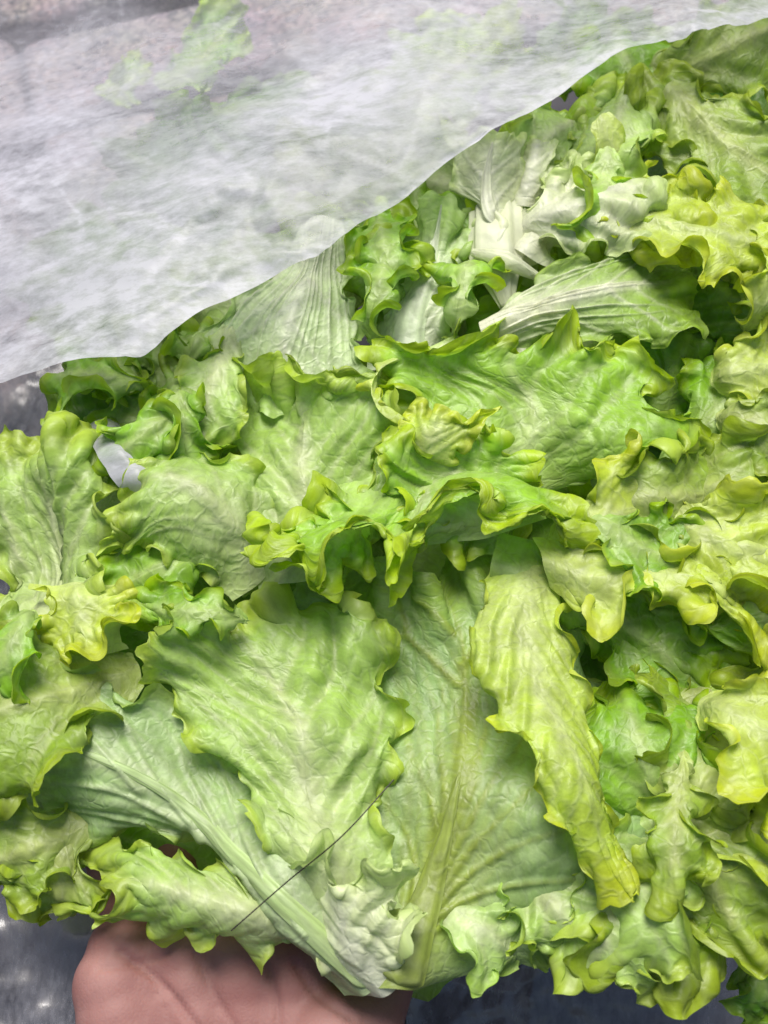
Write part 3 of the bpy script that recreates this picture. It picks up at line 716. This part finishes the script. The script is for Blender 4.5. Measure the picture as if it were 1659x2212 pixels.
stalk(H9, [(1070, 380, .2), (1072, 460, .9), (1075, 550, 1.2), (1095, 665, 1.1)], (.5, 1.0, 1.05, .25), 'core', 'white cut core', flat=.5, seed=1)
stalk(H9, [(1020, 545, 1.4), (1095, 565, 1.9), (1165, 600, 1.5)], (.14, .36, .14), flat=.5, seed=2)
stalk(H9, [(1290, 640, 1.2), (1170, 672, 2.1), (1070, 715, 2.0), (1010, 750, 1.4)], (.05, .20, .40, .14), flat=.5, seed=4)

# --- upper right
H10 = head(1500, 350, -1, 'shaded olive lettuce with deep frills in the upper right corner')
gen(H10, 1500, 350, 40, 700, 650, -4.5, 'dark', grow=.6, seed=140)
for i, (x, y, a, l, w_, h, p) in enumerate(((1370, 200, 110, 260, 220, -1.6, 'green'), (1560, 130, 20, 340, 200, -1.0, 'olive'), (1480, 280, 130, 260, 170, -.2, 'olive'), (1600, 330, 320, 380, 230, .5, 'olive'), (1310, 320, 70, 300, 170, .2, 'pale'),
        (1390, 420, 300, 340, 190, 1.5, 'yellow'), (1310, 450, 270, 220, 150, 1.3, 'bright'), (1520, 490, 345, 420, 190, 1.8, 'yellow'), (1660, 560, 330, 220, 190, 1.2, 'olive'))):
    gen(H10, x, y, a, l * 1.1, w_ * 1.2, h, p, grow=.9, seed=141 + i)

# --- right edge
H11 = head(1580, 800, -1, 'dark green lettuce with yellow tips at the right edge, below the olive one')
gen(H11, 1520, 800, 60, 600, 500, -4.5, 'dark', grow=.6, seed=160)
for i, (x, y, a, l, w_, h, p) in enumerate(((1460, 790, 70, 330, 220, -1.0, 'dark'), (1570, 690, 130, 260, 200, -1.2, 'dark'), (1560, 880, 50, 380, 230, -.4, 'green'), (1650, 790, 20, 220, 240, .8, 'yellow'), (1650, 640, 60, 170, 130, 1.0, 'yellow'), (1650, 940, 340, 200, 190, .9, 'olive'))):
    gen(H11, x, y, a, l, w_, h, p, grow=.9, seed=161 + i)

# --- under the bag
H12 = head(600, 300, -2, 'lettuce seen only as a green blur through the cloudy bag')
for i, (x, y, a, l, w_, h, p) in enumerate(((600, 620, 200, 600, 360, -1.2, 'pale'), (300, 600, 190, 520, 260, -2.6, 'green'), (850, 380, 160, 520, 300, -1.6, 'pale'), (480, 400, 170, 500, 300, -3.6, 'dark'), (900, 180, 30, 500, 260, -5.0, 'pale'), (430, 110, 40, 240, 140, -7.5, 'green'), (560, 235, 10, 300, 120, -6, 'dark'), (270, 165, 30, 150, 90, -10, 'bright'), (1230, 130, 30, 380, 200, -4.2, 'green'))):
    gen(H12, x, y, a, l, w_, h, p, grow=.7, seed=181 + i)

# ================================================================ plastic bag
bag = empty('plastic_bag', tuple(on_ground(400, 300)), 'cloudy clear plastic bag pulled back over the heap of lettuce', 'plastic bag')
def film(rows, mat, name, seed, nt=110, ns=150, fold=.35, amp2=.12, clear=0.0, hem=0, edge=0, crum=1.0):
    rng = np.random.default_rng(seed)
    C = np.array([[at(*p) for p in r] for r in rows]); P = cr(cr(C, nt, 0), ns, 1)
    n = normals(P)
    if ((n * (CAM - P)).sum(-1)).mean() < 0: n = -n
    # sharp creases: ridged plane waves, mostly along the bag
    d = 0
    for k in range(9):
        a = R(24) + rng.normal() * .35; q = P[..., 0] * -math.sin(a) + P[..., 1] * math.cos(a)
        ph = q / rng.uniform(.02, .07) + waves(P, rng, .12) * .35 + rng.uniform(0, 9)
        d = d + (1 - np.abs(np.sin(ph * math.pi)) ** .45) * rng.uniform(.3, 1) * sstep(-.1, 1.6, waves(P, rng, .15))
    d = d / 3
    P = P + n * ((d * fold + waves(P, rng, .018) * amp2 * .12 + waves(P, rng, .07) * amp2) * .01)[..., None]
    # crumple: facets meeting in sharp creases
    f1, f2 = worley(P[..., 0] * 100 + 50 + waves(P, rng, .06) * .5, P[..., 1] * 100 * 1.5 + 50, 3.4, rng); g1, g2 = worley(P[..., 0] * 100 + 90 + waves(P, rng, .03) * .25, P[..., 1] * 130 + 20, 1.3, rng)
    P = P + n * ((np.clip(f2 - f1, 0, .8) * .32 + np.clip(g2 - g1, 0, .8) * .10) * crum * .01)[..., None]
    crease = np.exp(-((f2 - f1) / .05) ** 2) * .8 * sstep(-.3, 1, waves(P, rng, .09)) + np.exp(-((g2 - g1) / .08) ** 2) * .4 * sstep(0, 1, waves(P, rng, .08))
    if hem:
        s = np.linspace(0, 1, nt)[:, None]
        P = P + n * (np.sin(np.clip((s - .955) / .045, 0, 1) * math.pi) * .0018)[..., None]
    t = np.linspace(0, 1, nt)[:, None] * np.ones((1, ns)); s = np.linspace(0, 1, ns)[None] * np.ones((nt, 1))
    # condensation: the film is cloudier where it lies on the wet leaves and along creases
    dn = 1 - clear * (1 - sstep(.25, .85, t))
    dn = np.clip(dn + .25 * d - .10 + .35 * crease + .16 * waves(P, rng, .13) + .35 * sstep(.965, .985, t) * edge, 0.05, 1.25)
    tg = np.gradient(P, axis=0); tg /= np.linalg.norm(tg, axis=-1, keepdims=True)
    P = P + tg * ((waves(P, rng, .10) * .004 + waves(P, rng, .03) * .0015) * edge * sstep(.7, 1, t))[..., None]
    return link(name, grid_mesh(name, P, P[..., 0], P[..., 1], dn[..., None] * np.ones(3)), mat, bag)
# the pulled-back mouth of the bag lies over the heap; rows run from the back to its free edge
film([[(-500, -100, -13), (100, -350, -12), (700, -420, -8), (1200, -420, -8), (1450, -420, -8), (1800, -420, -8)],
      [(-480, 250, -9), (150, 60, -5.5), (700, -50, -.6), (1200, -100, -.5), (1450, -120, -1), (1800, -150, -2)],
      [(-460, 450, -5.5), (150, 240, -1.8), (700, 150, 1.2), (1150, 60, 1.4), (1440, -40, .2), (1780, -40, -1)],
      [(-450, 640, -3), (150, 480, .9), (640, 340, 2.6), (1090, 190, 2.6), (1430, 10, 2.4), (1770, -70, .8)],
      [(-440, 800, -3), (150, 690, 1.9), (560, 540, 2.7), (1040, 280, 3.0), (1420, 50, 2.8), (1760, -30, 1.2)],
      [(-440, 880, -3), (140, 790, 2.6), (540, 630, 2.8), (1020, 315, 3.0), (1410, 85, 3.0), (1750, 10, 1.6)]], FILM_TOP, 'upper_film', 3, nt=190, ns=260, fold=.6, clear=.9, edge=1, crum=.45)
film([[(-500, 0, -13.5), (300, -300, -12), (1000, -400, -9), (1560, -420, -9)],
      [(-480, 350, -9), (300, 120, -4.5), (1000, 20, -.2), (1500, -100, -2.5)],
      [(-460, 620, -5), (250, 420, -.4), (900, 240, .8), (1440, 20, -2)],
      [(-450, 820, -4), (230, 640, -.1), (760, 420, 1.2), (1380, 70, -2)]], FILM_IN, 'lining_film', 4, fold=.6, clear=.8)
# under the heap: the other wall of the bag, showing at the left and along the front
film([[(-300, 700, -5), (150, 740, -2.5), (420, 900, -2.5)],
      [(-300, 900, -4), (100, 900, -2), (330, 1040, -1.2)],
      [(-300, 1200, -4), (60, 1200, -3), (350, 1250, -2.5)],
      [(-300, 1500, -4), (60, 1500, -3.5), (350, 1500, -3)],
      [(-300, 1900, -4), (60, 1900, -3.5), (350, 1900, -3.2)],
      [(-300, 2450, -4), (40, 2450, -4), (330, 2450, -4)]], FILM_LOW, 'left_film', 5, fold=.9, amp2=.25)
film([[(900, 1700, -4), (1350, 1700, -4), (2000, 1700, -4)],
      [(880, 2000, -6.5), (1350, 1980, -5), (2000, 1950, -4.5)],
      [(880, 2200, -8), (1350, 2140, -6), (2000, 2100, -5)],
      [(880, 2450, -8), (1350, 2450, -8), (2000, 2400, -7)]], FILM_LOW, 'front_film', 6, fold=.7, amp2=.2)

# milky flap of film added to stand for a white glint on the plastic
film([[(190, 930, .4), (225, 915, .6), (255, 925, .5)],
      [(215, 985, 1.6), (262, 975, 2.0), (310, 985, 1.6)],
      [(255, 1040, 1.8), (300, 1030, 2.1), (345, 1030, 1.8)],
      [(300, 1075, 1.2), (325, 1070, 1.5), (350, 1060, 1.2)]], FILM_TOP, 'glint_flap', 8, nt=40, ns=40, fold=.35, amp2=.1)

# ================================================================ hand
def capsule(bm, a, b, ra, rb, n=7):
    a, b = np.array(a), np.array(b)
    for k in range(n):
        f = k / (n - 1); p = a * (1 - f) + b * f; r = ra * (1 - f) + rb * f
        bmesh.ops.create_icosphere(bm, subdivisions=3, radius=r, matrix=__import__('mathutils').Matrix.Translation(Vector(p)))
def build_hand():
    bm = bmesh.new()
    w1, w2 = at(420, 2780, -3.2), at(640, 2780, -3.2)
    capsule(bm, w1, at(440, 2500, -2.6), .022, .022); capsule(bm, w2, at(620, 2500, -2.6), .022, .022)
    for i, (x0, x1, r0) in enumerate(((300, 235, .0150), (420, 380, .0155), (540, 540, .0160), (640, 670, .0160))):
        capsule(bm, at(430 + i * 65, 2500, -2.5), at(x0 - 20, 2060, -1.9), .019, r0)
        k = at(x0 - 20, 2060, -1.9); m1 = at(x1, 1850, -3.4); m2 = at(x1 + 20, 1700, -4.2); m3 = at(x1 + 35, 1590, -4.2)
        L = (.96, 1.0, 1.0, .97)[i]
        capsule(bm, k, k + (m1 - k) * L, .0108, .0092); capsule(bm, k + (m1 - k) * L, m2, .0092, .0084); capsule(bm, m2, m3, .0084, .0070)
    # little-finger edge and thumb ball
    capsule(bm, at(330, 2520, -2.2), at(255, 2130, -1.8), .0180, .0155)
    capsule(bm, at(640, 2470, -1.9), at(720, 2250, -1.6), .0215, .0165)
    capsule(bm, at(720, 2250, -1.6), at(800, 2215, -1.7), .0150, .0115)
    capsule(bm, at(800, 2215, -1.7), at(835, 2130, -2.0), .0108, .0095)
    capsule(bm, at(835, 2130, -2.0), at(840, 2060, -2.2), .0095, .0080)
    me = bpy.data.meshes.new('hand'); bm.to_mesh(me); bm.free()
    o = bpy.data.objects.new('hand', me); COL.objects.link(o)
    rm = o.modifiers.new('remesh', 'REMESH'); rm.mode = 'VOXEL'; rm.voxel_size = .0014
    sm = o.modifiers.new('smooth', 'SMOOTH'); sm.iterations = 10; sm.factor = .6
    dg = bpy.context.evaluated_depsgraph_get()
    m2 = bpy.data.meshes.new_from_object(o.evaluated_get(dg)); o.modifiers.clear(); o.data = m2
    bpy.data.meshes.remove(me); m2.name = 'hand'
    V = np.empty(len(m2.vertices) * 3, np.float32); m2.vertices.foreach_get('co', V); V = V.reshape(-1, 3).astype(float)
    # palm creases: work with the direction from the camera only to find where each crease runs on the palm
    nrm = np.empty_like(V).astype(np.float32).reshape(-1); m2.vertices.foreach_get('normal', nrm); nrm = nrm.reshape(-1, 3)
    creases = [([(250, 2050), (330, 2110), (400, 2190), (480, 2300)], .0011, .0011), ([(560, 2040), (590, 2120), (600, 2210), (570, 2330)], .0009, .0012),
               ([(200, 2090), (280, 2080), (360, 2060)], .0006, .0008), ([(640, 2080), (690, 2150), (760, 2200)], .0008, .0012), ([(420, 2060), (460, 2140), (520, 2240)], .0005, .0008)]
    for pts, dep, wd in creases:
        C = cr(np.array([on_plane(p) for p in pts]), 60, 0)
        up = np.cross(C[-1] - C[0], RGT); 
        d = np.full(len(V), 9.0)
        Vp = V - np.outer((V - PALM0) @ PALMN, PALMN)
        for c in C: d = np.minimum(d, np.linalg.norm(Vp - c, axis=1))
        V -= nrm * (dep * 1.8 * np.exp(-(d / wd) ** 2) * (nrm @ PALMN > .3))[:, None]
    m2.vertices.foreach_set('co', V.astype(np.float32).reshape(-1)); m2.update()
    m2.materials.append(SKIN)
    for p in m2.polygons: p.use_smooth = True
    return tag(o, 'bare hand held palm up under the front lettuce', 'hand')
PALM0 = at(480, 2200, -.4); PALMN = -ray(480, 2200) / np.linalg.norm(ray(480, 2200))
def on_plane(p):
    r = ray(*p); d = ((PALM0 - CAM) @ PALMN) / (r @ PALMN); return CAM + r * d
build_hand()

# ================================================================ thin dark scratch mark, added as a strand over the front leaves
def hair(pts, label, rad=.00022):
    C = cr(np.array([at(*p) for p in pts]), 40, 0)
    th = np.linspace(0, 2 * math.pi, 7)
    P = C[:, None] + rad * (np.cos(th)[None, :, None] * RGT + np.sin(th)[None, :, None] * UPV)
    o = link('scratch_mark', grid_mesh('scratch_mark', P), hm)
    return tag(o, label, 'hair')
hair([(500, 2010, 1.9), (620, 1905, 2.2), (740, 1805, 2.9), (850, 1685, 3.0)], 'thin dark scratch mark, added as a strand over the front pale leaves')
